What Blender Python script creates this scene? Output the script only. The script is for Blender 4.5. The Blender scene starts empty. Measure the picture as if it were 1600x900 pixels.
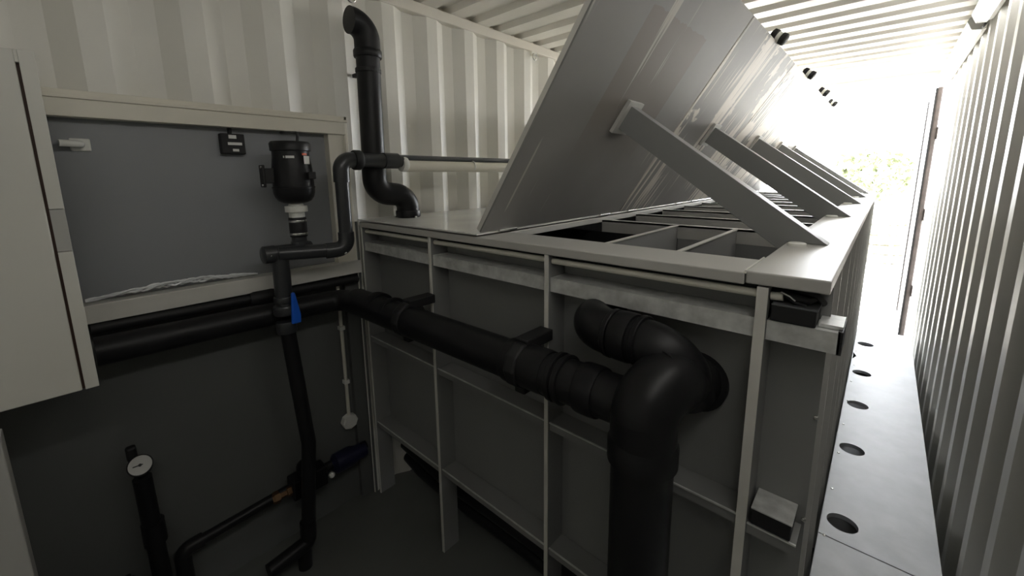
import bpy, bmesh, math, random
from mathutils import Vector, Matrix
random.seed(7)
S = bpy.context.scene
H = 1.78            # eye height above the container floor; all z below are given relative to the eye
PI = math.pi

# ---------------------------------------------------------------- camera
def make_camera():
    yaw, pitch, roll = 0.73615683, 0.17171971, -0.01181642
    cy, sy = math.cos(yaw), math.sin(yaw)
    f = Vector((-sy*math.cos(pitch), cy*math.cos(pitch), -math.sin(pitch)))
    r = Vector((cy, sy, 0)); u = r.cross(f)
    r2 = r*math.cos(roll) + u*math.sin(roll); u2 = r2.cross(f)
    cam = bpy.data.cameras.new('camera'); o = bpy.data.objects.new('camera', cam)
    S.collection.objects.link(o)
    M = Matrix((r2, u2, -f)).transposed().to_4x4(); M.translation = Vector((0, 0, H))
    o.matrix_world = M
    cam.sensor_width = 36; cam.lens = 640.32/1600*36
    cam.shift_y = -(450-385.36)/1600
    cam.clip_start = 0.02; cam.clip_end = 200
    S.camera = o
make_camera()

# ---------------------------------------------------------------- light and exposure
W = bpy.data.worlds.new('sky'); S.world = W; W.use_nodes = True
bg = W.node_tree.nodes['Background']
bg.inputs['Color'].default_value = (0.93, 0.96, 1.0, 1); bg.inputs['Strength'].default_value = 5.6
def make_lights():
    s = bpy.data.lights.new('sun', 'SUN'); s.energy = 9; s.angle = 0.02; s.color = (1, .93, .84)
    o = bpy.data.objects.new('sun', s); S.collection.objects.link(o)
    o.rotation_euler = Vector((-.5, -.35, 1)).to_track_quat('Z', 'Y').to_euler()
    a = bpy.data.lights.new('doorway_portal', 'AREA'); a.shape = 'RECTANGLE'; a.size = 2.3; a.size_y = 2.55
    a.cycles.is_portal = True
    o = bpy.data.objects.new('doorway_portal', a); S.collection.objects.link(o)
    o.location = (-.83, 5.86, H-.44); o.rotation_euler = (-PI/2, 0, 0)
make_lights()
LAMP = 3.1          # strength of the batten lights' diffusers
vs = S.view_settings
S.display_settings.display_device = 'sRGB'
vs.view_transform = 'Standard'; vs.look = 'None'; vs.gamma = 1; vs.use_curve_mapping = False
vs.exposure = 1.82
S.cycles.max_bounces = 14; S.cycles.diffuse_bounces = 10; S.cycles.glossy_bounces = 6
S.cycles.sample_clamp_indirect = 8; S.cycles.use_denoising = True

# ---------------------------------------------------------------- helpers
C = S.collection
SPLIT = {'socket', 'hose_clamp', 'hinge', 'white_collar', 'screw', 'bolt', 'clip', 'rivet', 'door_gasket', 'strap', 'label_sticker', 'folded_edge'}
def part(name, bm, mat, parent=None, bev=0, smooth=False, label=None):
    """link a bmesh as ONE mesh object; small repeated fittings become one object each"""
    if name in SPLIT:
        bm.verts.ensure_lookup_table(); seen = set(); isl = []
        for v in bm.verts:
            if v in seen: continue
            st = [v]; seen.add(v); g = []
            while st:
                q = st.pop(); g.append(q)
                for e in q.link_edges:
                    o = e.other_vert(q)
                    if o not in seen: seen.add(o); st.append(o)
            isl.append(set(g))
        if len(isl) > 1:
            for g in isl:
                b = bmesh.new(); mp = {v: b.verts.new(v.co) for v in g}
                for f in bm.faces:
                    if f.verts[0] in g: b.faces.new([mp[v] for v in f.verts])
                o = part1(name, b, mat, parent, bev, smooth, label)
            bm.free(); return o
    return part1(name, bm, mat, parent, bev, smooth, label)
def part1(name, bm, mat, parent, bev, smooth, label):
    if bm.verts:
        bmesh.ops.recalc_face_normals(bm, faces=bm.faces)
    if parent is not None:
        q = parent; org = Vector((0, 0, 0))
        while q is not None: org += q.location; q = q.parent
    else:
        xs = [v.co for v in bm.verts]
        mn = Vector([min(c[i] for c in xs) for i in range(3)]); mx = Vector([max(c[i] for c in xs) for i in range(3)])
        org = Vector(((mn.x+mx.x)/2, (mn.y+mx.y)/2, mn.z))
    for v in bm.verts: v.co -= org
    me = bpy.data.meshes.new(name); bm.to_mesh(me); bm.free()
    o = bpy.data.objects.new(name, me); C.objects.link(o)
    if parent is not None: o.parent = parent
    else: o.location = org
    me.materials.append(mat)
    if smooth:
        for f in me.polygons: f.use_smooth = True
        me.set_sharp_from_angle(angle=math.radians(40))
    if bev:
        b = o.modifiers.new('bevel', 'BEVEL'); b.width = bev; b.segments = 2; b.limit_method = 'ANGLE'
    if label: o['label'] = label
    return o
def thing(name, label, cat, loc, group=None):
    o = bpy.data.objects.new(name, None); C.objects.link(o); o.location = (loc[0], loc[1], loc[2]+H)
    o.empty_display_size = .05
    o['label'] = label; o['category'] = cat
    if group: o['group'] = group
    return o
def tag(o, label, cat, group=None, kind=None):
    o['label'] = label; o['category'] = cat
    if group: o['group'] = group
    if kind: o['kind'] = kind
    return o
def struct(name, bm, mat, parent=None, **k):
    o = part(name, bm, mat, parent, **k)
    if parent is None: o['kind'] = 'structure'
    return o
def nb(): return bmesh.new()
def V(bm, x, y, z): return bm.verts.new((x, y, z+H))
def box(bm, x0, x1, y0, y1, z0, z1):
    v = [V(bm, x, y, z) for x in (x0, x1) for y in (y0, y1) for z in (z0, z1)]
    for f in ((0,1,3,2),(4,6,7,5),(0,4,5,1),(2,3,7,6),(0,2,6,4),(1,5,7,3)): bm.faces.new([v[i] for i in f])
    return bm
def boxes(*L):
    bm = nb()
    for b in L: box(bm, *b)
    return bm
def prism(bm, pts, axis, a, b):
    """extrude a closed 2-D outline along an axis: 'x' outline (y,z), 'y' outline (x,z), 'z' outline (x,y)"""
    def mk(p, t):
        if axis == 'x': return V(bm, t, p[0], p[1])
        if axis == 'y': return V(bm, p[0], t, p[1])
        return V(bm, p[0], p[1], t)
    A = [mk(p, a) for p in pts]; B = [mk(p, b) for p in pts]; n = len(pts)
    bm.faces.new(A); bm.faces.new(B[::-1])
    for i in range(n): bm.faces.new([A[i], A[(i+1) % n], B[(i+1) % n], B[i]])
    return bm
def frame_of(d):
    d = d.normalized(); a = Vector((0, 0, 1)) if abs(d.z) < .9 else Vector((1, 0, 0))
    u = d.cross(a).normalized(); return u, d.cross(u).normalized()
def sweep(bm, pts, rad, n=24, caps=True):
    """round pipe along points; rad a number or one per point"""
    pts = [Vector(p) for p in pts]; R = rad if isinstance(rad, (list, tuple)) else [rad]*len(pts)
    ds = []
    for i in range(len(pts)):
        a = pts[max(i-1, 0)]; b = pts[min(i+1, len(pts)-1)]
        if (b-a).length < 1e-7: b = pts[min(i+2, len(pts)-1)]
        if i and i < len(pts)-1 and (pts[i]-a).length > 1e-6 and (b-pts[i]).length > 1e-6:
            ds.append(((pts[i]-a).normalized()+(b-pts[i]).normalized()).normalized())
        else: ds.append((b-a).normalized())
    u, w = frame_of(ds[0]); rings = []
    for i, p in enumerate(pts):
        if i:
            q = ds[i-1].rotation_difference(ds[i]); u = q @ u; w = q @ w
        rings.append([V(bm, *(p+(u*math.cos(t)+w*math.sin(t))*R[i])) for t in [2*PI*k/n for k in range(n)]])
    for a, b in zip(rings, rings[1:]):
        for k in range(n): bm.faces.new([a[k], a[(k+1) % n], b[(k+1) % n], b[k]])
    if caps: bm.faces.new(rings[0][::-1]); bm.faces.new(rings[-1])
    return bm
def tube(bm, a, b, r, n=24): return sweep(bm, [a, b], r, n)
def lathe(bm, a, d, prof, n=32):
    """prof: list of (distance along d from a, radius)"""
    a = Vector(a); d = Vector(d).normalized()
    return sweep2(bm, a, d, prof, n)
def sweep2(bm, a, d, prof, n):
    u, w = frame_of(d); rings = []
    for s, r in prof:
        rings.append([V(bm, *(a+d*s+(u*math.cos(t)+w*math.sin(t))*max(r, 1e-4))) for t in [2*PI*k/n for k in range(n)]])
    for A, B in zip(rings, rings[1:]):
        for k in range(n): bm.faces.new([A[k], A[(k+1) % n], B[(k+1) % n], B[k]])
    bm.faces.new(rings[0][::-1]); bm.faces.new(rings[-1])
    return bm
def rounded(pts, r, seg=8):
    """replace each inner corner of a polyline by an arc"""
    pts = [Vector(p) for p in pts]; out = [pts[0]]
    for i in range(1, len(pts)-1):
        p = pts[i]; a = (pts[i-1]-p).normalized(); b = (pts[i+1]-p).normalized()
        ang = a.angle(b)
        if ang > PI-.02: out.append(p); continue
        rr = r[i-1] if isinstance(r, (list, tuple)) else r
        t = min(rr/math.tan(ang/2), (pts[i-1]-p).length*.999, (pts[i+1]-p).length*.999); rr = t*math.tan(ang/2)
        c = p+(a+b).normalized()*(rr/math.sin(ang/2))
        s0 = (p+a*t)-c; s1 = (p+b*t)-c; ax = s0.cross(s1).normalized(); tot = s0.angle(s1)
        for k in range(seg+1): out.append(c+Matrix.Rotation(tot*k/seg, 3, ax) @ s0)
    out.append(pts[-1]); return out
def obox(bm, c, ux, uy, uz, sx, sy, sz):
    """oriented box, centre c (eye-relative), unit axes and half sizes"""
    c, ux, uy, uz = Vector(c), Vector(ux).normalized(), Vector(uy).normalized(), Vector(uz).normalized()
    v = [V(bm, *(c+ux*a*sx+uy*b*sy+uz*d*sz)) for a in (-1, 1) for b in (-1, 1) for d in (-1, 1)]
    for f in ((0,1,3,2),(4,6,7,5),(0,4,5,1),(2,3,7,6),(0,2,6,4),(1,5,7,3)): bm.faces.new([v[i] for i in f])
    return bm
def dup(root, dy=0, label=None):
    r = root.copy(); C.objects.link(r); r.location = root.location+Vector((0, dy, 0))
    if label: r['label'] = label
    for ch in list(root.children):
        c = ch.copy(); C.objects.link(c); c.parent = r
        for g in ch.children:
            d = g.copy(); C.objects.link(d); d.parent = c
    return r

# ---------------------------------------------------------------- materials
def mat(name, col, rough=.5, metal=0, var=0, vscale=6, bump=0, bscale=60, spec=.5, stretch=(1, 1, 1), col2=None, thr=None):
    m = bpy.data.materials.new(name); m.use_nodes = True; nt = m.node_tree; N = nt.nodes; L = nt.links
    p = N['Principled BSDF']
    p.inputs['Base Color'].default_value = (*col, 1); p.inputs['Roughness'].default_value = rough
    p.inputs['Metallic'].default_value = metal; p.inputs['Specular IOR Level'].default_value = spec
    if var or bump or col2:
        tc = N.new('ShaderNodeTexCoord'); mp = N.new('ShaderNodeMapping'); mp.inputs['Scale'].default_value = stretch
        L.new(tc.outputs['Object'], mp.inputs['Vector'])
    if var or col2:
        n = N.new('ShaderNodeTexNoise'); n.inputs['Scale'].default_value = vscale; n.inputs['Detail'].default_value = 6
        L.new(mp.outputs[0], n.inputs['Vector'])
        r = N.new('ShaderNodeValToRGB'); e = r.color_ramp.elements
        if col2:
            e[0].position, e[1].position = thr; e[0].color = (*col, 1); e[1].color = (*col2, 1)
        else:
            e[0].position, e[1].position = .3, .7
            e[0].color = (*[c*(1-var) for c in col], 1); e[1].color = (*[min(1, c*(1+var)) for c in col], 1)
        L.new(n.outputs['Fac'], r.inputs[0]); L.new(r.outputs[0], p.inputs['Base Color'])
        rr = N.new('ShaderNodeMapRange'); rr.inputs['To Min'].default_value = max(0, rough-.07); rr.inputs['To Max'].default_value = min(1, rough+.1)
        L.new(n.outputs['Fac'], rr.inputs['Value']); L.new(rr.outputs[0], p.inputs['Roughness'])
    if bump:
        b = N.new('ShaderNodeTexNoise'); b.inputs['Scale'].default_value = bscale; b.inputs['Detail'].default_value = 4
        L.new(mp.outputs[0], b.inputs['Vector'])
        bb = N.new('ShaderNodeBump'); bb.inputs['Strength'].default_value = bump; bb.inputs['Distance'].default_value = .002
        L.new(b.outputs['Fac'], bb.inputs['Height']); L.new(bb.outputs[0], p.inputs['Normal'])
    return m
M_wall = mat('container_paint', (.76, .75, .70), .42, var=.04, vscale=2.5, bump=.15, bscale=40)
M_wallr = mat('container_paint_right', (.64, .635, .60), .38, var=.05, vscale=2.5, bump=.15, bscale=40)  # slightly darker container paint, right wall only
M_roof = mat('roof_paint', (.79, .77, .72), .45, var=.04, vscale=2)
M_rail = mat('rail_paint', (.72, .69, .63), .4, var=.03)
M_cream = mat('cream_profile', (.74, .71, .62), .4, var=.02)
M_hatch = mat('hatch_grey', (.27, .28, .295), .4, var=.05, vscale=1.5)
M_panel = mat('grey_panel', (.125, .13, .125), .45, var=.06, vscale=1.5)
M_floor = mat('floor_coating', (.13, .135, .125), .35, var=.12, vscale=3, bump=.2, bscale=80)
M_tank = mat('tank_grey', (.225, .227, .225), .42, var=.05, vscale=3)
M_edge = mat('tank_edge', (.66, .65, .61), .4, var=.06, vscale=8)
M_top = mat('tank_top_grey', (.47, .465, .44), .38, var=.06, vscale=5)
M_galv = mat('galvanised', (.62, .63, .62), .42, metal=.35, var=.22, vscale=28, bump=.15, bscale=30)
M_cover = mat('cover_sheet', (.66, .665, .64), .2, var=.04, vscale=3)
M_ledge = mat('ledge_galvanised', (.43, .445, .465), .48, metal=.2, var=.15, vscale=7, bump=.1, bscale=25)
M_black = mat('black_plastic', (.010, .010, .011), .4, var=.2, vscale=5, spec=.3)
M_blackm = mat('black_matt', (.010, .010, .011), .6)
M_pvc = mat('dark_grey_pvc', (.035, .037, .040), .28)
M_pvcl = mat('grey_pvc', (.10, .105, .11), .3)
M_white = mat('white_plastic', (.78, .78, .74), .4)
M_cab = mat('cabinet_white', (.60, .595, .55), .35, var=.02, vscale=2)
M_cabd = mat('cabinet_latch_grey', (.42, .42, .40), .4)
M_conduit = mat('cream_conduit', (.72, .70, .62), .4)
M_blue = mat('blue_handle', (.01, .10, .55), .35)
M_navy = mat('navy_plastic', (.005, .006, .028), .4)
M_brass = mat('brass', (.22, .13, .07), .35, metal=.9)
M_steel = mat('steel', (.62, .62, .60), .25, metal=.9)
M_sticker = mat('sticker', (.75, .75, .73), .5)
M_red = mat('red_sticker', (.7, .12, .05), .5)
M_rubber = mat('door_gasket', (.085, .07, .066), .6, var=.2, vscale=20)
M_film = mat('plastic_film', (.8, .82, .84), .15, spec=.8)
M_lamp = mat('lit_diffuser', (.8, .8, .78), .4)
_p = M_lamp.node_tree.nodes['Principled BSDF']; _p.inputs['Emission Color'].default_value = (1, .97, .92, 1); _p.inputs['Emission Strength'].default_value = LAMP
M_deep = mat('rust_gap', (.06, .03, .02), .6)
def lid_material(name, stain, film=False):  # film: brown rectangle painted in for reflections
    """grey sheet; stain = how much of it carries the pale residue, thick near the free edge and running down in streaks;
    film = a brownish rectangle painted in for reflections on the sheet"""
    m = bpy.data.materials.new(name); m.use_nodes = True; nt = m.node_tree; N = nt.nodes; L = nt.links
    p = N['Principled BSDF']; p.inputs['Metallic'].default_value = .1; p.inputs['Specular IOR Level'].default_value = .35
    p.inputs['Roughness'].default_value = .48
    tc = N.new('ShaderNodeTexCoord')
    def math_(op, a, b=None, clamp=False):
        n = N.new('ShaderNodeMath'); n.operation = op; n.use_clamp = clamp
        for k, v in enumerate((a, b)):
            if v is None: continue
            if isinstance(v, (int, float)): n.inputs[k].default_value = v
            else: L.new(v, n.inputs[k])
        return n.outputs[0]
    def noise(scale, detail, rough=.5, vec=None):
        n = N.new('ShaderNodeTexNoise'); n.inputs['Scale'].default_value = scale; n.inputs['Detail'].default_value = detail
        n.inputs['Roughness'].default_value = rough; L.new(vec or tc.outputs['Object'], n.inputs['Vector']); return n.outputs['Fac']
    def mix(f, a, b):
        n = N.new('ShaderNodeMix'); n.data_type = 'RGBA'; L.new(f, n.inputs['Factor'])
        for k, v in (('A', a), ('B', b)):
            if isinstance(v, tuple): n.inputs[k].default_value = v
            else: L.new(v, n.inputs[k])
        return n.outputs['Result']
    sep = N.new('ShaderNodeSeparateXYZ'); L.new(tc.outputs['Object'], sep.inputs[0])
    u = math_('ADD', math_('MULTIPLY', sep.outputs['X'], .569), math_('MULTIPLY', sep.outputs['Z'], .822))   # distance up the slope
    n1 = noise(3, 5); n2 = noise(9, 8, .7)
    col = mix(n1, (.23, .225, .218, 1), (.32, .312, .30, 1))
    if film:  # reflections painted into the colour as a brown rectangle
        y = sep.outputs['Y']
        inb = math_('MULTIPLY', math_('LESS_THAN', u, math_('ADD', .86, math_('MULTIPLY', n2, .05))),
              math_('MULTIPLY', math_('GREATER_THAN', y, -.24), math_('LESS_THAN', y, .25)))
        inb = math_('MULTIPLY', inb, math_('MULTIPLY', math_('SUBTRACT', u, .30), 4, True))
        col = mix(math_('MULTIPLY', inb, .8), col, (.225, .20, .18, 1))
    mp = N.new('ShaderNodeMapping'); mp.inputs['Scale'].default_value = (.8, 30, .8); L.new(tc.outputs['Object'], mp.inputs['Vector'])
    s = noise(1.0, 3, .5, mp.outputs[0]); g = noise(2.2, 7, .6)
    # patches: only broad noise, high on the sheet; streaks: fine runs anywhere below them
    patch = math_('ADD', g, math_('MULTIPLY', math_('SUBTRACT', u, .80), .22))
    run = math_('ADD', math_('ADD', math_('MULTIPLY', s, .8), math_('MULTIPLY', noise(1.6, 2), .7)), math_('MULTIPLY', u, .08))
    a = math_('MULTIPLY', math_('SUBTRACT', patch,   .635-.17*stain), 60, True)
    b = math_('MULTIPLY', math_('SUBTRACT', run, 1.0-.19*stain), 30, True)
    f = math_('MAXIMUM', a, b)
    f = math_('MULTIPLY', f, min(1, .45+stain))
    col = mix(f, col, (.68, .64, .58, 1))
    L.new(col, p.inputs['Base Color'])
    return m

# ================================================================ STRUCTURE
XL, XR, ZC, ZF, YE, YN = -1.98, .335, .93, -1.78, 5.75, -1.35
PITCH = .278
def corr_y(y0, y1, centre, inner, outer):
    """trapezoid profile along y: inner flat centred at centre+k*pitch; returns list of (y, x)"""
    pts = []; k = math.floor((y0-centre)/PITCH)-1
    while centre+k*PITCH-.035 < y1+PITCH:
        c = centre+k*PITCH
        for dy, x in ((-.035, inner), (.035, inner), (.103, outer), (.175, outer)): pts.append((c+dy, x))
        k += 1
    def at(y):
        for (a, xa), (b, xb) in zip(pts, pts[1:]):
            if a <= y <= b: return (y, xa+(xb-xa)*(y-a)/(b-a))
    return [at(y0)]+[q for q in pts if y0 < q[0] < y1]+[at(y1)]
def wall_sheet(bm, prof, z0, z1, th):
    """th: signed thickness towards the outside"""
    A = [(x, y) for y, x in prof]; B = [(x+th, y) for x, y in A][::-1]
    prism(bm, A+B, 'z', z0, z1)
bm = nb()
wall_sheet(bm, corr_y(YN, 1.0, .155, XL-.008, XL-.046), .25, ZC, -.004)
wall_sheet(bm, corr_y(1.0, YE, .155, XL-.008, XL-.046), ZF, ZC, -.004)
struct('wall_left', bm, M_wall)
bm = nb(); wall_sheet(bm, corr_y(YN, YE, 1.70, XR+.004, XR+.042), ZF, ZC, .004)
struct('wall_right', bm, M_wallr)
bm = nb()
prof = []; c = 1.836-.209*16
while c < YE+.1:
    for dy, z in ((-.052, ZC), (-.032, ZC+.030), (.032, ZC+.030), (.052, ZC)): prof.append((c+dy, z))
    c += .209
prof = [q for q in prof if YN-.05 < q[0] < YE+.02]
prism(bm, prof+[(y, z+.006) for y, z in prof][::-1], 'x', XL-.06, XR+.06)
struct('ceiling', bm, M_roof)
struct('floor', boxes((XL-.1, XR+.06, YN, YE+.1, ZF-.05, ZF)), M_floor)
struct('wall_near', boxes((XL-.1, XR+.06, YN-.05, YN, ZF, ZC+.04)), M_wall)
struct('wall_recess', boxes((XL-.075, XL-.06, YN, 1.03, ZF, .27)), M_panel)
struct('trim_1', boxes((XL-.06, XL, YN, YE, ZC-.058, ZC+.0), (XL-.06, XL-.05, YN-.05, YE+.05, ZC, ZC+.04)), M_rail, bev=.006)
struct('trim_2', boxes((XR, XR+.06, YN, YE, ZC-.058, ZC+.0), (XR+.05, XR+.06, YN-.05, YE+.05, ZC, ZC+.04)), M_rail, bev=.006)
lint = struct('trim_3', boxes((XL-.06, XR+.06, YE-.01, YE+.09, .835, ZC+.04)), M_rail, bev=.006)
struct('trim_4', boxes((XR-.015, XR+.06, YE, YE+.10, ZF, .835)), M_rail, bev=.006)
struct('trim_5', boxes((XL-.06, XL+.03, YE, YE+.10, ZF, .835)), M_rail, bev=.006)
struct('wall_hatch', boxes((XL-.0605, XL-.055, YN, .94, -.43, .21)), M_hatch)
# hatch framing in the left wall
struct('trim_6', boxes((XL-.06, XL+.0, YN, .99, .205, .262), (XL-.06, XL+.006, YN, 1.0, .262, .272), (XL-.06, XL-.004, YN, 1.0, .272, .290)), M_cream, bev=.002)
struct('added_filler', boxes((XL-.06, XL-.03, .938, 1.004, ZF, -.485), (XL-.05, XL+.004, 1.004, 1.012, ZF, -.222)), M_panel)  # fillers added to block stray light beside the tank
struct('trim_7', boxes((XL-.06, XL-.009, .905, 1.004, -.42, .205), (XL-.012, XL-.004, .985, 1.0, -.222, .29)), M_cream, bev=.002)
struct('trim_8', boxes((XL-.06, XL+.01, YN, 1.015, -.485, -.420)), M_edge, bev=.003)
# the open container door leaf, folded outwards past the right corner
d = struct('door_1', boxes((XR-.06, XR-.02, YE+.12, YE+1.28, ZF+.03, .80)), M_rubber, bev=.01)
part('door_gasket', boxes((XR-.072, XR-.058, YE+.12, YE+.16, ZF+.03, .79), (XR-.072, XR-.058, YE+1.22, YE+1.28, ZF+.03, .79)), M_blackm, d)
part('hinge', boxes(*[(XR-.02, XR+.01, YE+.10, YE+.16, z, z+.12) for z in (-1.3, -.5, .3)]), M_rubber, d)
# ground outside
M_ground = mat('concrete_yard', (.62, .60, .55), .8, var=.1, vscale=.6)
struct('ground', boxes((-30, 30, YE+.11, 60, ZF-.12, ZF-.06)), M_ground)

# ================================================================ TANK
YF, YP, TE = 1.02, 1.112, YE-.05
tank = thing('water_tank', 'long grey ribbed steel tank filling the container beside the left wall', 'tank', (-1.0, 3.3, ZF))
part('front_panel', boxes((XL+.005, -.060, YP, YP+.006, -1.37, -.25)), M_tank, tank)
part('side_panel', boxes((-.10, -.094, YP+.006, TE, -1.42, -.25)), M_tank, tank)
part('rear_panel', boxes((XL+.005, -.1, TE-.006, TE, -1.42, -.25)), M_tank, tank)
part('bottom_panel', boxes((XL+.005, -.1, YP+.006, TE-.006, -1.42, -1.41)), M_blackm, tank)  # black colour stands in for shade inside the tank
part('back_panel', boxes((XL+.005, XL+.011, YP+.006, TE-.006, -1.41, -.25)), M_blackm, tank)  # black too, keeps the tank inside dark
part('front_flange', boxes((XL+.004, -.216, YF, 1.20, -.250, -.222)), M_top, tank, bev=.003)
part('side_flange', boxes((-.213, -.060, YF, TE, -.246, -.217)), M_top, tank, bev=.003)
part('wall_flange', boxes((XL+.004, -1.10, 1.202, TE, -.250, -.222)), M_top, tank, bev=.003)
part('rear_flange', boxes((-1.10, -.215, TE-.16, TE, -.250, -.222)), M_top, tank, bev=.003)
part('gap_shade', boxes((XL+.012, -.19, 1.06, YP-.001, -.268, -.2505)), M_blackm, tank)  # black strip painting the shaded gap below the flange
part('weld_seam', boxes((-.2165, -.2125, YF, 1.21, -.224, -.2155)), M_edge, tank)
for i, (x, t) in enumerate(((-1.962, .012), (-1.393, .014), (-.778, .015), (-.178, .022))):
    bm = boxes((x-t/2, x+t/2, YF+.004, YP, ZF, -.25))
    part('stiffener', bm, M_tank, tank)
    part('edge_strip', boxes((x-t/2, x+t/2, YF, YF+.004, ZF, -.25)), M_edge, tank)
bays = ((-1.955, -1.402), (-1.385, -.786), (-.770, -.190), (-.166, -.036))
def rail(x0, x1, zt, hgt, m=None):
    bm = nb()                                    # a channel with its top leg running back to the panel
    prism(bm, [(YP-.002, zt), (YF+.012, zt), (YF+.012, zt-hgt), (YF+.016, zt-hgt), (YF+.016, zt-.005), (YP-.002, zt-.005)], 'x', x0, x1)
    part('rail', bm, m or M_galv, tank)
    if m: part('rail_edge', boxes((x0, x1, YF+.008, YF+.013, zt-.003, zt+.001)), M_galv, tank)
for x0, x1 in bays: rail(x0, x1, -.325, .046)
for x0, x1 in bays[:3]: rail(x0, x1, -.835, .030, M_tank)
for x0, x1 in bays[:3]: rail(x0, x1, -1.335, .030, M_tank)
rail(-.166, -.066, -.845, .03, M_tank)
part('rail_end', boxes((-.040, -.032, YF+.012, YP+.02, -.372, -.322)), M_blackm, tank)
part('rail_cap', boxes((-.075, -.034, YF+.03, YP+.02, -.3235, -.316)), M_galv, tank)
for k in range(12):
    y = 1.42+.4*k
    if y > TE: break
    part('stiffener', boxes((-.094, -.064, y-.006, y+.006, ZF, -.25)), M_top, tank)
part('corner_angle', boxes((-.094, -.064, YP+.006, YP+.014, ZF, -.25)), M_edge, tank)
# internal grid seen through the open top
for k in range(9):
    y = 1.93+.40*k
    if y > TE-.2: break
    part('cross_beam', boxes((-1.10, -.215, y, y+.045, -.246, -.238), (-1.10, -.215, y, y+.006, -.30, -.238)), M_top, tank)
part('cell_wall', boxes((-.70, -.215, 1.932, 1.938, -1.0, -.30)), M_tank, tank)
part('cell_dark_sheets', boxes((XL+.02, -.71, 1.932, 1.938, -1.0, -.30), (XL+.02, -.71, 1.205, 1.211, -1.0, -.25), (-.713, -.709, 1.211, 1.932, -1.0, -.245)), M_blackm, tank, label='black sheets added to darken the cell')  # black sheets standing in for shade in the left cell
for x in (-.705, -.455):
    part('baffle', boxes((x-.003, x+.003, 1.202, 1.93, -1.0, -.240)), M_tank, tank)
    part('baffle_edge', boxes((x-.008, x+.008, 1.202, 1.93, -.240, -.236)), M_edge, tank)
bm = nb(); prism(bm, [(-.70, -1.02), (-.45, -1.02), (-.22, -.55), (-.094, -.55), (-.094, -.56), (-.21, -.56), (-.44, -1.03), (-.70, -1.03)], 'y', 1.118, 1.93)
part('sloping_floor', bm, M_tank, tank)
# bolts along the right end of the front panel
bm = nb()
for x, z in ((-.088, -.262), (-.088, -.282), (-.088, -.303), (-.063, -.56), (-.063, -.83)): lathe(bm, (x, YP, z), (0, -1, 0), [(0, .005), (.005, .005), (.006, .003)], 10)
part('bolt', bm, M_steel, tank)

# fixed cover sheet over the left part of the tank
cov = part('cover_sheet', boxes((XL+.002, -1.095, YF-.004, TE, -.216, -.209)), M_cover, bev=.0015)
tag(cov, 'pale flat steel cover sheet lying on the tank against the left wall', 'cover sheet')

# ---------------------------------------------------------------- lids and their props
ANG = math.radians(55.3); ca, sa = math.cos(ANG), math.sin(ANG)
DU, DN = Vector((ca, 0, sa)), Vector((-sa, 0, ca))
bounds = [1.03, 2.10, 3.15, 4.18, 5.0, TE]
lid_labels = ['nearest tilted grey tank lid, plain face, its top cut off by the frame',
              'second tilted grey tank lid from the front, white torn patch near its top',
              'third tilted grey tank lid from the front, face covered in pale streaks',
              'fourth tilted grey tank lid from the front, washed out by daylight',
              'furthest tilted grey tank lid, beside the open container doorway']
strut_labels = ['nearest grey square prop arm holding up the tank lid, broad flat side',
                'second grey prop arm from the front, under the white-patched lid',
                'third grey prop arm from the front, behind two longer ones',
                'fourth grey prop arm from the front, narrow in the glare',
                'furthest grey prop arm, thinnest, against the bright doorway']
stain = [.08, .7, 1.1, 1.0, .4]
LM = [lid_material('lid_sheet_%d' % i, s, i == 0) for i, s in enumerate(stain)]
hinge = Vector((-1.09, 0, -.206))
def slab(bm, u0, u1, y0, y1, n0, n1):
    v = [V(bm, *(hinge+DU*u+DN*n+Vector((0, y, 0)))) for u in (u0, u1) for y in (y0, y1) for n in (n0, n1)]
    for f in ((0,1,3,2),(4,6,7,5),(0,4,5,1),(2,3,7,6),(0,2,6,4),(1,5,7,3)): bm.faces.new([v[i] for i in f])
    return bm
knob_y = [1.56, 2.60, 3.68, 4.60, 5.38]
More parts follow.
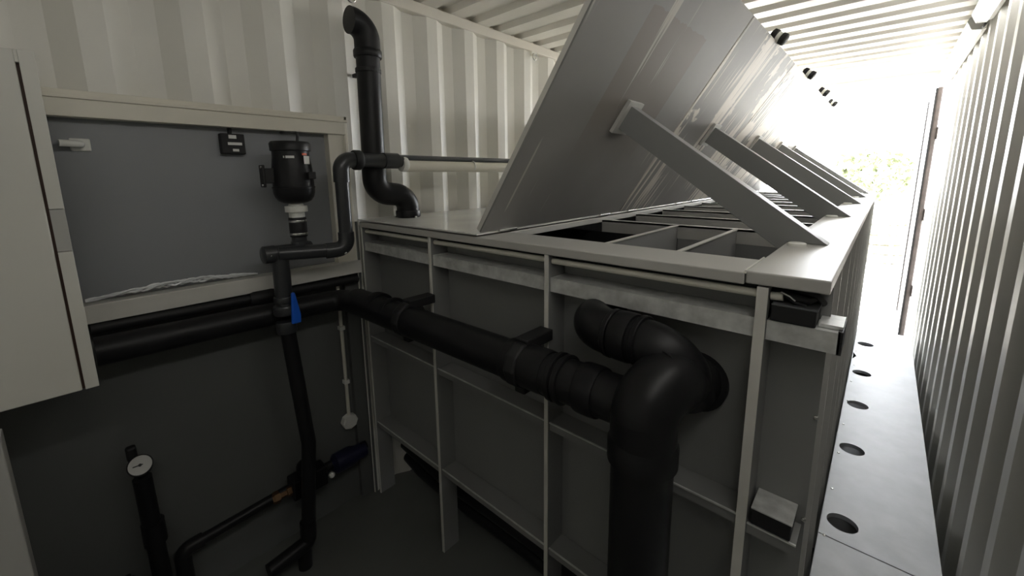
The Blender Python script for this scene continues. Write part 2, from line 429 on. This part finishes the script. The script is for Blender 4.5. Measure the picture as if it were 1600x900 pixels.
for i in range(5):
    y0, y1 = bounds[i], bounds[i+1]-.012
    t = thing('tank_lid', lid_labels[i], 'lid', (hinge.x, (y0+y1)/2, hinge.z), 'tilted lids of the tank')
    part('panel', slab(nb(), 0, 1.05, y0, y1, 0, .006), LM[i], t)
    bm = nb(); slab(bm, 0, 1.05, y0, y0+.003, .006, .024); slab(bm, 0, 1.05, y1-.003, y1, .006, .024); slab(bm, 1.047, 1.05, y0+.003, y1-.003, .006, .024); slab(bm, 0, .003, y0+.003, y1-.003, .006, .024)
    part('folded_edge', bm, M_edge, t)
    bm = nb()
    for yy in (y0+.15, y1-.15): tube(bm, hinge+Vector((0, yy-.05, -.002)), hinge+Vector((0, yy+.05, -.002)), .006, 12)
    part('hinge', bm, M_steel, t)
    ky = knob_y[i]; kc = hinge+DU*1.075+DN*.012+Vector((0, ky, 0))
    k = part('handle', lathe(nb(), kc-DN*.040, DN, [(0, .022), (.004, .029), (.028, .029), (.030, .022), (.050, .022), (.052, .029), (.076, .029), (.080, .022)], 20), M_blackm, t, smooth=True, label='black spool-shaped handle with a white middle')
    part('band', lathe(nb(), kc-DN*.0095, DN, [(0, .0245), (.019, .0245)], 20), M_white, k, smooth=True)
    # prop arm
    ys = knob_y[i]-.04
    st = thing('prop_arm', strut_labels[i], 'prop', (-.2, ys+.03, -.217), 'square prop arms under the lids')
    A = Vector((-.766, 0, .207)); B = Vector((-.210, 0, -.200)); d = (B-A).normalized(); n = Vector((-d.z, 0, d.x))
    hw = .047
    bm = nb()
    lidc = lambda s: None
    # outline in the x-z plane: cut parallel to the lid at the top, flat on the flange at the foot
    def along_lid(off):          # point where the strut edge at offset meets the lid underside
        p0 = A+n*off; q = hinge+Vector((0, 0, 0)); # solve (p0+d*t-q).DN = -.006
        t = (-.008-(p0-q).dot(DN))/d.dot(DN); return p0+d*t
    def at_z(off, z): p0 = A+n*off; t = (z-p0.z)/d.z; return p0+d*t
    a1, a2 = along_lid(hw), along_lid(-hw)
    b1, b2 = at_z(hw, -.216), at_z(-hw, -.262)
    prism(bm, [(a1.x, a1.z), (b1.x, b1.z), (-.2135, -.216), (-.2165, -.25), (b2.x, b2.z), (a2.x, a2.z)], 'y', ys, ys+.06)
    part('tube', bm, M_tank, st, bev=.004)
    bm = nb()
    u1 = (Vector((a1.x, 0, a1.z))-hinge).dot(DU); u2 = (Vector((a2.x, 0, a2.z))-hinge).dot(DU)
    slab(bm, u2-.022, u1+.018, ys-.028, ys+.088, -.016, -.001)
    part('mounting_plate', bm, M_top, st, bev=.001)
    part('cap', lathe(nb(), (-.180, ys-.045, -.217), (0, 0, 1), [(0, .024), (.007, .024), (.009, .020)], 20), M_white, st, smooth=True, label='white round cap')

# ================================================================ LEDGE on the right
M_hole = M_blackm
ledge = thing('walkway_cover', 'pale galvanised floor-level cover with round holes between tank and right wall', 'cover', (.13, 3, ZF))
def plate(bm, x0, x1, y0, y1, z, holes, r):
    cells = sorted(holes); ys = [y0]
    for a, b in zip(cells, cells[1:]): ys.append((a[1]+b[1])/2)
    ys.append(y1)
    if not cells:
        box(bm, x0, x1, y0, y1, z-.006, z); return
    for (hx, hy), ya, yb in zip(cells, ys, ys[1:]):
        n = 48; O = []; I = []; O2 = []; I2 = []
        for k in range(n):
            t = 2*PI*k/n; dx, dy = math.cos(t), math.sin(t)
            s = min([((x1-hx)/dx if dx > 1e-9 else (x0-hx)/dx if dx < -1e-9 else 9), ((yb-hy)/dy if dy > 1e-9 else (ya-hy)/dy if dy < -1e-9 else 9)])
            for L, q, zz in ((O, s, z), (I, r, z), (O2, s, z-.006), (I2, r, z-.02)): L.append(V(bm, hx+dx*q, hy+dy*q, zz))
        for k in range(n):
            j = (k+1) % n
            bm.faces.new([O[k], O[j], I[j], I[k]]); bm.faces.new([I[k], I[j], I2[j], I2[k]])
        for cx, cyy in ((x0, ya), (x0, yb), (x1, ya), (x1, yb)):   # corners cut by the radial sampling
            ks = sorted(range(n), key=lambda k: (O[k].co.x-cx)**2+(O[k].co.y-cyy)**2)[:2]
            if (O[ks[0]].co-Vector((cx, cyy, z+H))).length > 1e-4:
                bm.faces.new([V(bm, cx, cyy, z), O[ks[0]], O[ks[1]]])
ZL = -1.44
hs = [2.01, 2.63, 3.19, 3.74, 4.42]
bm = nb(); plate(bm, -.054, .300, 1.893, 4.87, ZL, [(.014, y) for y in hs], .052); part('top_plate', bm, M_ledge, ledge)
bm = nb(); plate(bm, -.056, .300, .45, 1.889, ZL, [], .05); part('top_plate', bm, M_ledge, ledge, bev=.002)
part('skirt', boxes((-.056, -.052, .45, 4.87, ZF, ZL-.006), (.296, .300, .45, 4.87, ZF, ZL-.006), (-.052, .296, 4.864, 4.87, ZF, ZL-.006), (-.052, .296, .45, .456, ZF, ZL-.006)), M_ledge, ledge)
bm = nb()
for k in range(12): lathe(bm, (-.036, .9+.33*k, ZL), (0, 0, 1), [(0, .006), (.002, .005), (.003, .002)], 10)
part('rivet', bm, M_steel, ledge)

# ================================================================ CABINET on the left
CX = -1.60
cab = thing('electrical_cabinet', 'tall white metal cabinet cut off by the left edge of the photo', 'cabinet', (-1.8, -.4, ZF))
part('body', boxes((XL+.008, CX-.022, -.85, .012, -.575, .316)), M_cab, cab, bev=.003)
part('door', boxes((CX-.020, CX, -.85, -.0215, -.575, .316)), M_cab, cab, bev=.003)
part('edge_strip', boxes((CX-.020, CX, -.0155, .012, -.575, -.186), (CX-.020, CX, -.0155, .012, -.072, .316), (CX-.020, CX, -.022, -.0155, .286, .316)), M_cab, cab, bev=.001)
part('latch_plate', boxes((CX-.020, CX-.003, -.0155, .0115, -.184, -.074)), M_cabd, cab)
part('gap_seal', boxes((CX-.021, CX-.012, -.0215, -.0155, -.574, .285)), M_deep, cab)
part('stand_panel', boxes((CX+.04, CX+.10, -.60, -.165, ZF, -.60), (CX-.2, CX+.04, -.60, -.2, -.64, -.585)), M_cabd, cab, bev=.003)
hk = thing('wall_catch', 'small white plastic catch sticking out beside the white cabinet', 'catch', (-2.0, .05, .12))
part('plate', boxes((XL-.061, XL-.048, .055, .105, .098, .140)), M_white, hk, bev=.004)
part('lever', sweep(nb(), rounded([(XL-.05, .08, .12), (XL-.02, .08, .12), (XL-.01, .03, .121)], .01), [.011]*11, 12), M_white, hk, smooth=True)

# ================================================================ LIGHT FITTINGS on the right top rail
def batten(y0, y1, label):
    t = thing('batten_light', label, 'light fitting', (.30, (y0+y1)/2, .80), 'batten lights along the right top rail')
    bm = nb(); prism(bm, [(XR, .872), (XR-.075, .872), (XR-.078, .860), (XR-.020, .800), (XR, .805)], 'y', y0, y1)
    part('housing', bm, M_white, t)
    bm = nb(); prism(bm, [(XR-.0785, .860), (XR-.082, .845), (XR-.064, .808), (XR-.024, .7985), (XR-.0205, .8005)], 'y', y0, y1)
    part('diffuser', bm, M_lamp, t)
    for a, b in ((y0-.03, y0), (y1, y1+.03)):
        bm = nb(); prism(bm, [(XR, .872), (XR-.077, .872), (XR-.084, .850), (XR-.062, .802), (XR-.020, .797), (XR, .82)], 'y', a, b)
        part('end_cap', bm, M_cabd, t, bev=.003)
    part('cable', sweep(nb(), rounded([(XR-.02, y0-.02, .81), (XR-.02, y0-.08, .80), (XR-.005, y0-.13, .85)], .03), .006, 10), M_blackm, t, smooth=True)
batten(3.72, 5.60, 'white batten light on the right top rail, nearer the open doorway')
batten(1.75, 3.52, 'white batten light on the right top rail, cut off by the top edge')

batten(-.75, 1.35, 'added unseen light above the viewer, brightens the near end')  # unseen fitting added to lift the light at the near end

# ================================================================ PIPES
def ring(bm, p, d, r, w, e=.006, n=28):
    """raised collar centred at p"""
    p = Vector(p); d = Vector(d).normalized()
    lathe(bm, p-d*w/2, d, [(0, r), (0, r+e*.7), (w*.15, r+e), (w*.85, r+e), (w, r+e*.7), (w, r)], n); return bm
# tall vent pipe
vp = thing('vent_pipe', 'thick black vertical pipe rising from the tank top to the ceiling', 'pipe', (-1.85, 1.24, -.209))
rv = .054; vx = XL+.12
part('riser', sweep(nb(), [(vx, 1.058, .02), (vx, 1.066, .60)], rv, 32), M_black, vp, smooth=True)
part('offset_bend', sweep(nb(), rounded([(vx, 1.058, .06), (vx, 1.058, -.075), (vx+.01, 1.232, -.095), (vx+.01, 1.232, -.209)], [.075, .075], 12), rv+.003, 32), M_black, vp, smooth=True)
part('top_elbow', sweep(nb(), rounded([(vx, 1.066, .56), (vx, 1.068, .695), (vx, .985, .695)], .075, 14), rv+.004, 32), M_black, vp, smooth=True)
bm = ring(nb(), (vx, 1.066, .565), (0, 0, 1), rv, .035, .010); ring(bm, (vx, 1.058, .055), (0, 0, 1), rv, .03, .008)
ring(bm, (vx+.01, 1.232, -.190), (0, 0, 1), rv, .035, .009); part('socket', bm, M_black, vp, smooth=True)
bm = nb(); ring(bm, (vx, 1.063, .49), (0, 0, 1), rv, .02, .004); box(bm, XL-.02, vx-.05, 1.055, 1.075, .482, .498)
part('pipe_clamp', bm, M_blackm, vp)
bm = nb()
for a in (0, 2.1, 4.2): tube(bm, (vx+.01+.067*math.cos(a), 1.232+.067*math.sin(a), -.209), (vx+.01+.067*math.cos(a), 1.232+.067*math.sin(a), -.200), .006, 10)
part('bolt', bm, M_steel, vp)

# grey pressure line: from the lid, along the wall, down, back along the hatch, down to the floor
pl = thing('pressure_pipe', 'dark grey plastic pipe line with elbow, union and tee by the hatch', 'pipe', (XL+.16, .6, ZF))
px = XL+.212; rp = .026
part('straight_pipe', sweep(nb(), [(px, 1.16, .052), (px, 2.9, .046)], .028, 20), M_cream, pl, smooth=True, label='cream long straight pipe')
part('upper_pipe', sweep(nb(), [(px-.006, 1.15, .092), (px-.006, 2.9, .090)], .0135, 16), M_pvcl, pl, smooth=True, label='thin grey pipe resting on the cream one')
bm = ring(nb(), (px, 1.165, .060), (0, 1, 0), .030, .028, .006); ring(bm, (px, 1.62, .055), (0, 1, 0), .028, .008, .003)
part('white_collar', bm, M_white, pl, smooth=True)
px2 = px
bm = nb(); lathe(bm, (px2, .905, .076), (0, 1, 0), [(0, .028), (.03, .028), (.031, .031), (.15, .031), (.151, .037), (.225, .037), (.227, .030), (.25, .028)], 28)
part('union', bm, M_pvc, pl, smooth=True)
bm = ring(nb(), (px2, .925, .076), (0, 1, 0), .034, .035, .010); part('union_nut', bm, M_blackm, pl, smooth=True)
part('elbow', sweep(nb(), rounded([(px2, .915, .076), (px2, .850, .076), (px2, .848, -.02)], .045, 10), .034, 28), M_pvc, pl, smooth=True)
part('down_pipe', sweep(nb(), [(px2, .848, .01), (px2, .848, -.29)], .029, 28), M_pvc, pl, smooth=True)
part('elbow', sweep(nb(), rounded([(px2, .848, -.24), (px2, .848, -.315), (px2-.02, .76, -.315)], .045, 10), .034, 28), M_pvc, pl, smooth=True)
part('cross_pipe', sweep(nb(), [(px2-.015, .79, -.315), (px2-.05, .58, -.305)], .030, 28), M_pvc, pl, smooth=True)
tx = XL+.15; ty = .590
part('tee', lathe(nb(), (tx, .525, -.305), (0, 1, 0), [(0, .030), (.005, .036), (.045, .036), (.046, .034), (.13, .034), (.15, .036), (.19, .036), (.19, .03)], 28), M_pvc, pl, smooth=True)
part('blower_branch', lathe(nb(), (tx, .672, -.31), (0, 0, 1), [(0, .034), (.045, .034), (.046, .030), (.10, .030)], 28), M_pvc, pl, smooth=True)
part('drop_pipe', sweep(nb(), [(tx, ty, -.29), (tx+.003, ty-.004, -.56)], .033, 28), M_pvc, pl, smooth=True)
bm = ring(nb(), (tx+.003, ty-.004, -.545), (0, 0, 1), .033, .04, .012); ring(bm, (tx+.003, ty-.004, -.50), (0, 0, 1), .033, .025, .006); ring(bm, (tx+.003, ty-.006, -.62), (0, 0, 1), .030, .05, .010)
part('valve_body', bm, M_pvc, pl, smooth=True)
h = nb(); prism(h, [(ty+.010, -.468), (ty+.024, -.468), (ty+.040, -.565), (ty+.038, -.602), (ty+.000, -.602), (ty+.002, -.565)], 'x', tx+.040, tx+.056)
hh = part('valve_handle', h, M_blue, pl, bev=.006, label='blue lever handle')
# the lever faces along the wall rather than into the room
part('lower_pipe', sweep(nb(), [(tx+.004, ty-.006, -.60), (tx+.01, ty+.03, -1.18), (tx+.012, ty-.01, -1.60)], .030, 24), M_black, pl, smooth=True)
bm = sweep(nb(), rounded([(tx+.012, ty-.01, -1.56), (tx+.012, ty-.015, -1.665), (tx+.03, .40, -1.675)], .03, 6), .034, 24)
part('floor_elbow', bm, M_black, pl, smooth=True)
part('foot_pipe', sweep(nb(), [(tx+.012, ty-.035, -1.66), (tx+.012, ty-.04, ZF)], .030, 24), M_black, pl, smooth=True)
bm = nb()
for p in ((tx+.03, .545, -.305), (tx+.034, .62, -.295), (tx+.035, .68, -.305), (px2+.02, .83, -.33)): lathe(bm, p, (.8, -.5, .1), [(0, .006), (.004, .006), (.005, .003)], 8)
part('screw', bm, M_steel, pl)

# the blower standing on the tee
bx, by = tx+.0, .672
bl = thing('air_blower', 'black cylindrical air blower with white union hanging over the hatch sill', 'blower', (bx, by, -.21))
part('motor_housing', lathe(nb(), (bx, by, -.105), (0, 0, 1), [(0, .022), (.004, .045), (.012, .062), (.028, .073), (.045, .078), (.064, .079), (.065, .081), (.070, .081), (.071, .078), (.14, .076), (.185, .070), (.19, .069), (.222, .069)], 40), M_black, bl, smooth=True)
part('top_cap', lathe(nb(), (bx, by, .108), (0, 0, 1), [(0, .070), (.002, .075), (.030, .076), (.038, .070), (.040, .05)], 40), M_black, bl, smooth=True)
bk = part('side_bracket', boxes((bx-.02, bx+.02, by-.118, by-.108, -.035, .052), (bx-.01, bx+.01, by-.108, by-.07, -.02, .04)), M_blackm, bl, bev=.003)
bm = nb()
for z in (-.027, .043): tube(bm, (bx+.012, by-.122, z), (bx+.012, by-.118, z), .005, 10)
part('screw', bm, M_steel, bk)
part('outlet_nozzle', boxes((bx+.058, bx+.085, by+.03, by+.06, -.005, .025)), M_blackm, bl, bev=.004)
part('white_union', lathe(nb(), (bx, by, -.162), (0, 0, 1), [(0, .030), (.022, .030), (.023, .043), (.047, .043), (.048, .03), (.06, .025)], 32), M_white, bl, smooth=True, label='white threaded union nut')
part('rubber_sleeve', lathe(nb(), (bx, by, -.245), (0, 0, 1), [(0, .032), (.003, .034), (.080, .034), (.083, .032)], 32), M_blackm, bl, smooth=True)
bm = nb(); ring(bm, (bx, by, -.178), (0, 0, 1), .034, .009, .0015); ring(bm, (bx, by, -.232), (0, 0, 1), .034, .009, .0015)
part('hose_clamp', bm, M_steel, bl, smooth=True)
def decal(bm, cx, cy, r, a0, a1, z0, z1):
    n = 6; A = []
    for k in range(n+1):
        t = a0+(a1-a0)*k/n; A.append((cx+r*math.cos(t), cy+r*math.sin(t)))
    lo = [V(bm, x, y, z0) for x, y in A]; hi = [V(bm, x, y, z1) for x, y in A]
    lo2 = [V(bm, cx+(x-cx)*.99, cy+(y-cy)*.99, z0) for x, y in A]; hi2 = [V(bm, cx+(x-cx)*.99, cy+(y-cy)*.99, z1) for x, y in A]
    for k in range(n): bm.faces.new([lo[k], lo[k+1], hi[k+1], hi[k]]); bm.faces.new([lo2[k], hi2[k], hi2[k+1], lo2[k+1]])
    for k in (0, n): bm.faces.new([lo[k], hi[k], hi2[k], lo2[k]])
    for k in range(n): bm.faces.new([lo[k], lo2[k], lo2[k+1], lo[k+1]]); bm.faces.new([hi[k], hi[k+1], hi2[k+1], hi2[k]])
    return bm
bm = decal(nb(), bx, by, .0745, -.62, -.20, .078, .088); decal(bm, bx, by, .0745, -.74, -.68, .079, .087)
part('label_sticker', bm, M_sticker, bl, label='narrow white maker label')
part('rating_sticker', decal(nb(), bx, by, .0765, .28, .68, .056, .088), M_sticker, bl)
part('warning_sticker', decal(nb(), bx, by, .076, .20, .50, .091, .099), M_red, bl, label='small orange-red warning sticker')
part('lead', sweep(nb(), rounded([(bx, by+.03, .14), (bx, by+.035, .185), (XL-.05, by+.04, .20)], .02), .006, 10), M_blackm, bl, smooth=True)

# small sensor on the recessed panel
sn = thing('sensor_box', 'small black box with three white labels on the grey hatch panel', 'sensor', (XL-.05, .515, .098))
part('casing', boxes((XL-.0545, XL-.02, .475, .560, .100, .182)), M_blackm, sn, bev=.004)
part('label_sticker', boxes((XL-.0205, XL-.019, .503, .530, .162, .176)), M_sticker, sn)
part('label_sticker', boxes((XL-.0205, XL-.019, .498, .548, .136, .147)), M_sticker, sn)
part('label_sticker', boxes((XL-.0205, XL-.019, .513, .535, .111, .121)), M_sticker, sn)
part('cable', sweep(nb(), [(XL-.045, .515, .18), (XL-.045, .515, .21)], .008, 10), M_blackm, sn)

# big black drain line across the front of the tank
dr = thing('drain_pipe', 'thick black drain pipe crossing the tank front and dropping at the right', 'pipe', (-.365, .88, ZF))
ry = .90; rz = -.572; rr = .062
part('wall_pipe', sweep(nb(), rounded([(XL+.075, .02, -.566), (XL+.085, .86, -.578), (-1.50, ry+.01, rz)], .075, 10), rr-.012, 32), M_black, dr, smooth=True)
part('long_pipe', sweep(nb(), [(-1.80, ry-.01, -.579), (-.375, ry, rz+.002)], rr, 32), M_black, dr, smooth=True)
bm = nb()
for x, w, e in ((-1.62, .05, .006), (-1.50, .02, .006), (-.80, .05, .008), (-.72, .10, .005), (-.64, .016, .010), (-.615, .016, .010), (-.53, .06, .008)): ring(bm, (x, ry, rz), (1, 0, 0), rr, w, e)
part('socket', bm, M_black, dr, smooth=True)
for x in (-1.393, -.778):
    bm = nb(); ring(bm, (x+.005, ry, rz), (1, 0, 0), rr, .045, .014, 10); box(bm, x-.022, x+.030, ry-.01, YF-.001, rz+.045, rz+.082); box(bm, x-.016, x+.024, ry-.02, ry+.05, rz-.092, rz-.06)
    part('pipe_clamp', bm, M_blackm, dr, bev=.004, label='black angular clamp fixed to a tank rib')
rx, rd = -.362, .072
part('riser', sweep(nb(), [(rx, .85, -.62), (rx+.004, .85, ZF)], rd, 36), M_black, dr, smooth=True)
bm = nb(); lathe(bm, (rx, .85, -.67), (0, 0, 1), [(0, rd), (.004, rd+.009), (.05, rd+.009), (.06, rd+.004), (.12, rd+.003)], 36)
part('socket', bm, M_black, dr, smooth=True)
part('tee_body', sweep(nb(), rounded([(rx, .85, -.66), (rx, .85, -.455), (rx+.03, .95, -.50)], .075, 12), rd+.004, 36), M_black, dr, smooth=True)
part('outlet_bend', sweep(nb(), rounded([(rx+.005, .90, -.48), (rx+.03, .97, -.50), (rx+.035, YP-.002, -.555)], .07, 10), rd-.004, 36), M_black, dr, smooth=True)
part('wall_flange', lathe(nb(), (rx+.035, YP-.03, -.555), (0, 1, 0), [(0, rd-.004), (.004, rd+.008), (.028, rd+.008)], 36), M_black, dr, smooth=True)
part('upper_pipe', sweep(nb(), rounded([(-.605, YP-.002, -.425), (-.605, .975, -.425), (-.330, .965, -.432), (-.322, 1.03, -.56)], .085, 12), .062, 32), M_black, dr, smooth=True)
bm = nb(); ring(bm, (-.605, YP-.012, -.425), (0, 1, 0), .060, .022, .010)
for x, w in ((-.505, .014), (-.47, .05), (-.425, .014)): ring(bm, (x, .967, -.425), (1, -.08, 0), .060, w, .007)
part('socket', bm, M_black, dr, smooth=True)
part('bracket', boxes((-.60, -.455, YP-.05, YP-.001, -.352, -.338)), M_blackm, dr, bev=.003)
# second wall pipe above
sp = thing('insulated_pipe', 'black pipe along the left wall directly under the hatch sill', 'pipe', (XL, .2, -.53))
part('pipe', sweep(nb(), [(XL+.0, .02, -.505), (XL+.0, .99, -.515)], .020, 20), M_blackm, sp, smooth=True)
bm = nb(); ring(bm, (XL+.0, .55, -.512), (0, 1, 0), .022, .10, .012); part('sleeve', bm, M_blackm, sp, smooth=True)

# conduit with junction box in the corner
cd = thing('wiring_conduit', 'thin white vertical conduit with junction box at the tank corner', 'conduit', (XL-.03, .86, -1.32))
part('tube', sweep(nb(), [(XL-.045, .905, -.49), (XL-.045, .905, -1.26)], .009, 14), M_conduit, cd, smooth=True)
bm = nb(); lathe(bm, (XL-.06, .905, -1.30), (1, 0, 0), [(0, .042), (.03, .042), (.036, .036)], 8)
part('junction_box', bm, M_white, cd)
bm = boxes(*[(XL-.0605, XL-.030, .892, .918, z, z+.02) for z in (-.78, -1.08)]); part('clip', bm, M_white, cd)

# gauge pipe
gp = thing('gauge_pipe', 'black upright pipe topped by a round white-faced gauge', 'gauge', (XL+.07, .06, ZF))
gx, gy = XL+.06, .075
part('pipe', sweep(nb(), [(gx, gy, -1.08), (gx, gy+.01, ZF)], .028, 24), M_black, gp, smooth=True)
part('socket', lathe(nb(), (gx, gy+.006, -1.36), (0, 0, 1), [(0, .028), (.002, .035), (.09, .035), (.092, .028)], 24), M_black, gp, smooth=True)
gd = Vector((.75, -.05, .55)).normalized(); gc = Vector((gx+.02, gy, -1.02))
part('gauge_case', lathe(nb(), gc-gd*.03, gd, [(0, .030), (.004, .036), (.034, .037), (.036, .033)], 32), M_blackm, gp, smooth=True)
fc = part('dial', lathe(nb(), gc+gd*.0065, gd, [(0, .033), (.001, .033)], 32), M_cabd, gp)
u, w = frame_of(gd); bm = nb(); obox(bm, gc+gd*.009+u*.006, u, w, gd, .014, .0018, .0008); lathe(bm, gc+gd*.0085, gd, [(0, .005), (.002, .005)], 12)
part('needle', bm, M_blackm, gp)
part('stem', sweep(nb(), [(gx, gy, -1.08), gc-gd*.02], .012, 12), M_blackm, gp, smooth=True)
part('relief_valve', boxes((gx-.035, gx-.005, gy-.03, gy+.0, -1.01, -.955)), M_blackm, gp, bev=.008)

# pipe along the foot of the wall with its valves
fv = thing('floor_manifold', 'black pipe at the wall foot with brass fitting, white and navy valve', 'valve', (XL+.04, .55, ZF))
fx = XL+.03
part('pipe', sweep(nb(), [(fx, .17, -1.475), (fx, .95, -1.43)], .022, 20), M_black, fv, smooth=True)
part('end_elbow', sweep(nb(), rounded([(fx, .22, -1.472), (fx, .15, -1.475), (fx, .15, ZF)], .03), .028, 20), M_black, fv, smooth=True)
bm = nb(); lathe(bm, (fx+.01, .48, -1.455), (0, 1, 0), [(0, .02), (.01, .028), (.03, .028), (.032, .018), (.06, .018), (.062, .026), (.08, .026)], 6)
part('brass_fitting', bm, M_brass, fv)
bm = boxes((fx-.03, fx+.05, .56, .72, -1.50, -1.40)); lathe(bm, (fx+.01, .64, -1.40), (0, 0, 1), [(0, .045), (.04, .045), (.05, .035)], 20)
part('valve_body', bm, M_black, fv, bev=.01)
part('white_knob', lathe(nb(), (fx+.05, .735, -1.455), (1, -.2, .3), [(0, .010), (.008, .014), (.02, .014), (.026, .009)], 16), M_white, fv, smooth=True)
bm = nb(); lathe(bm, (fx, .76, -1.45), (0, 1, 0), [(0, .03), (.02, .05), (.10, .052), (.13, .04), (.18, .04)], 24)
part('filter_bowl', bm, M_navy, fv, smooth=True, label='dark navy filter body')

# pipes running under the tank along its front
for k, (y, z, lb) in enumerate(((1.19, -1.475, 'uppermost of three black hoses running under the tank front'),
                                (1.17, -1.555, 'middle of three black hoses running under the tank front'),
                                (1.18, -1.640, 'lowest of three black hoses running under the tank front'))):
    pts = [(XL+.02+.01*k, y+.02, z)]
    for j in range(1, 10): pts.append((XL+.02+j*.19, y+.010*math.sin(j*1.3+k), z+.006*math.sin(j*1.7+k*2)))
    t = thing('hose', lb, 'hose', (-1.1, y, z-.035), 'black hoses under the tank front')
    part('tube', sweep(nb(), pts, .030, 18), M_black, t, smooth=True)
    part('end_fitting', lathe(nb(), pts[-1], (1, 0, 0), [(0, .036), (.04, .036), (.042, .026), (.08, .026)], 18), M_blackm, t, smooth=True)

# cream conduit tucked below the front flange
cc = thing('cream_conduit', 'long cream plastic tube tucked under the front rim of the tank', 'conduit', (-1.0, 1.05, -.28))
for x0, x1 in ((-1.95, -1.402), (-1.384, -.787), (-.769, -.191), (-.165, -.142)):
    part('tube', sweep(nb(), [(x0, 1.045, -.272), (x1, 1.045, -.270)], .0095, 16), M_conduit, cc, smooth=True)
cbm = thing('cable_bundle', 'tangle of black cables above the black block at the tank corner', 'cables', (-.12, 1.07, -.30))
for k, (pts, r) in enumerate((
    ([(-.165, 1.07, -.262), (-.13, 1.05, -.268), (-.10, 1.06, -.276), (-.085, 1.085, -.268)], .009),
    ([(-.16, 1.09, -.275), (-.12, 1.08, -.262), (-.085, 1.07, -.262), (-.075, 1.10, -.285)], .008),
    ([(-.16, 1.06, -.278), (-.14, 1.05, -.262), (-.12, 1.045, -.279), (-.10, 1.05, -.284)], .005))):
    part('cable', sweep(nb(), rounded(pts, .012, 5), r, 12), M_blackm, cbm, smooth=True)
part('loose_wire', sweep(nb(), [(-.145, 1.035, -.258), (-.128, 1.03, -.264), (-.118, 1.03, -.272)], .0022, 8), M_steel, cbm, label='pale thin wire end')
def pad(z0, z1, label, top):
    t = thing('rubber_block', label, 'block', (-.118, 1.07, z0))
    part('block', boxes((-.160, -.078, 1.028, YP-.002, z0, z1)), M_blackm, t, bev=.003)
    part('top_sheet', boxes((-.160, -.076, 1.026, YP-.002, z1, z1+.004)), top, t, bev=.001)
pad(-.324, -.288, 'black rubber block on the top rail at the tank corner', M_pvcl)
pad(-.842, -.800, 'black block with metal top on the middle rail, right of last rib', M_galv)
# black pump body standing at the wall foot, lower left
pm = thing('sump_pump', 'low black rounded housing on the dark floor at bottom left', 'pump', (-1.88, -.12, ZF))
part('housing', boxes((-2.02, -1.80, -.32, .02, ZF, -1.50)), M_blackm, pm, bev=.03)
part('lid', boxes((-2.00, -1.82, -.30, .0, -1.50, -1.485)), M_black, pm, bev=.006)
# crumpled film on the hatch sill
bm = nb(); n = 46
for s in range(5):
    ring_pts = []
    for j in range(n):
        y = .02+.52*j/(n-1); e = math.sin(PI*j/(n-1))
        ring_pts.append((XL-.012+.010*math.sin(j*.5+s)+.006*s-.012, y, -.411+e*(.006+.016*abs(math.sin(j*.33+s*1.9)))+.002*s))
    sweep(bm, ring_pts, [.0016+.0028*abs(math.sin(j*.7+s)) for j in range(n)], 6)
f = part('plastic_film', bm, M_film, smooth=True); tag(f, 'crumpled strands of clear plastic film lying on the hatch sill', 'plastic film')
# lashing rings under the top rail
def lash(y, label, z=.845):
    t = thing('lashing_ring', label, 'ring', (XL, y, z-.03))
    part('bracket', boxes((XL-.012, XL+.006, y-.03, y+.03, z+.0, z+.028)), M_wall, t, bev=.003)
    part('ring', sweep(nb(), [(XL+.012, y+.022*math.cos(a), z-.006+.022*math.sin(a)) for a in [PI*k/10 for k in range(-13, 4)]], .005, 10), M_steel, t, smooth=True)
lash(2.44, 'small metal lashing ring under the left top rail, beside the tilted lid')
lash(1.06, 'small metal lashing ring above the elbow of the black vent pipe')

# ================================================================ OUTSIDE
M_coil = mat('cream_coil', (.22, .21, .16), .6, var=.1, vscale=8)
cl = thing('hose_coil', 'pale coil of ribbed pipe lying on the bright yard outside', 'coil', (.0, 11.6, ZF-.06))
for k in range(5):
    r = .62; z = ZF-.06+.11+k*.19
    bm = sweep(nb(), [(-.02+r*math.cos(a), 11.6+r*math.sin(a), z+.02*math.sin(a*2+k)) for a in [2*PI*j/64 for j in range(65)]], [.085+.012*(j % 2) for j in range(65)], 12)
    part('loop', bm, M_coil, cl)
part('strap', boxes(*[(-.02+.62*math.cos(a)-.03, -.02+.62*math.cos(a)+.03, 11.6+.62*math.sin(a)-.11, 11.6+.62*math.sin(a)+.11, ZF-.06, ZF+.95) for a in (-1.2, 3.5)]), mat('strap_grey', (.3, .3, .27), .6), cl)
M_leaf = mat('foliage', (.15, .17, .09), .7, var=.3, vscale=5); M_bark = mat('bark', (.2, .15, .1), .8)
def tree(x, y, h, r, label):
    t = thing('tree', label, 'tree', (x, y, ZF-.06))
    part('trunk', sweep(nb(), [(x, y, ZF-.06), (x+.1, y, ZF+h*.5)], [.14, .09], 10), M_bark, t, smooth=True)
    bm = nb()
    for k in range(900):
        v = Vector((random.gauss(0, 1), random.gauss(0, 1), random.gauss(0, 1))).normalized()*r*random.uniform(.5, 1)
        c = Vector((x+v.x, y+v.y, ZF+h-r*.7+v.z*.7)); s = random.uniform(.06, .13)
        a, b = frame_of(Vector((random.gauss(0, 1), random.gauss(0, 1), random.gauss(0, 1))))
        bm.faces.new([V(bm, *(c+a*s)), V(bm, *(c+b*s)), V(bm, *(c-a*s)), V(bm, *(c-b*s))])
    part('crown', bm, M_leaf, t)
tree(-.4, 19, 2.6, 1.3, 'green leafy tree faintly seen in the glare through the doorway')
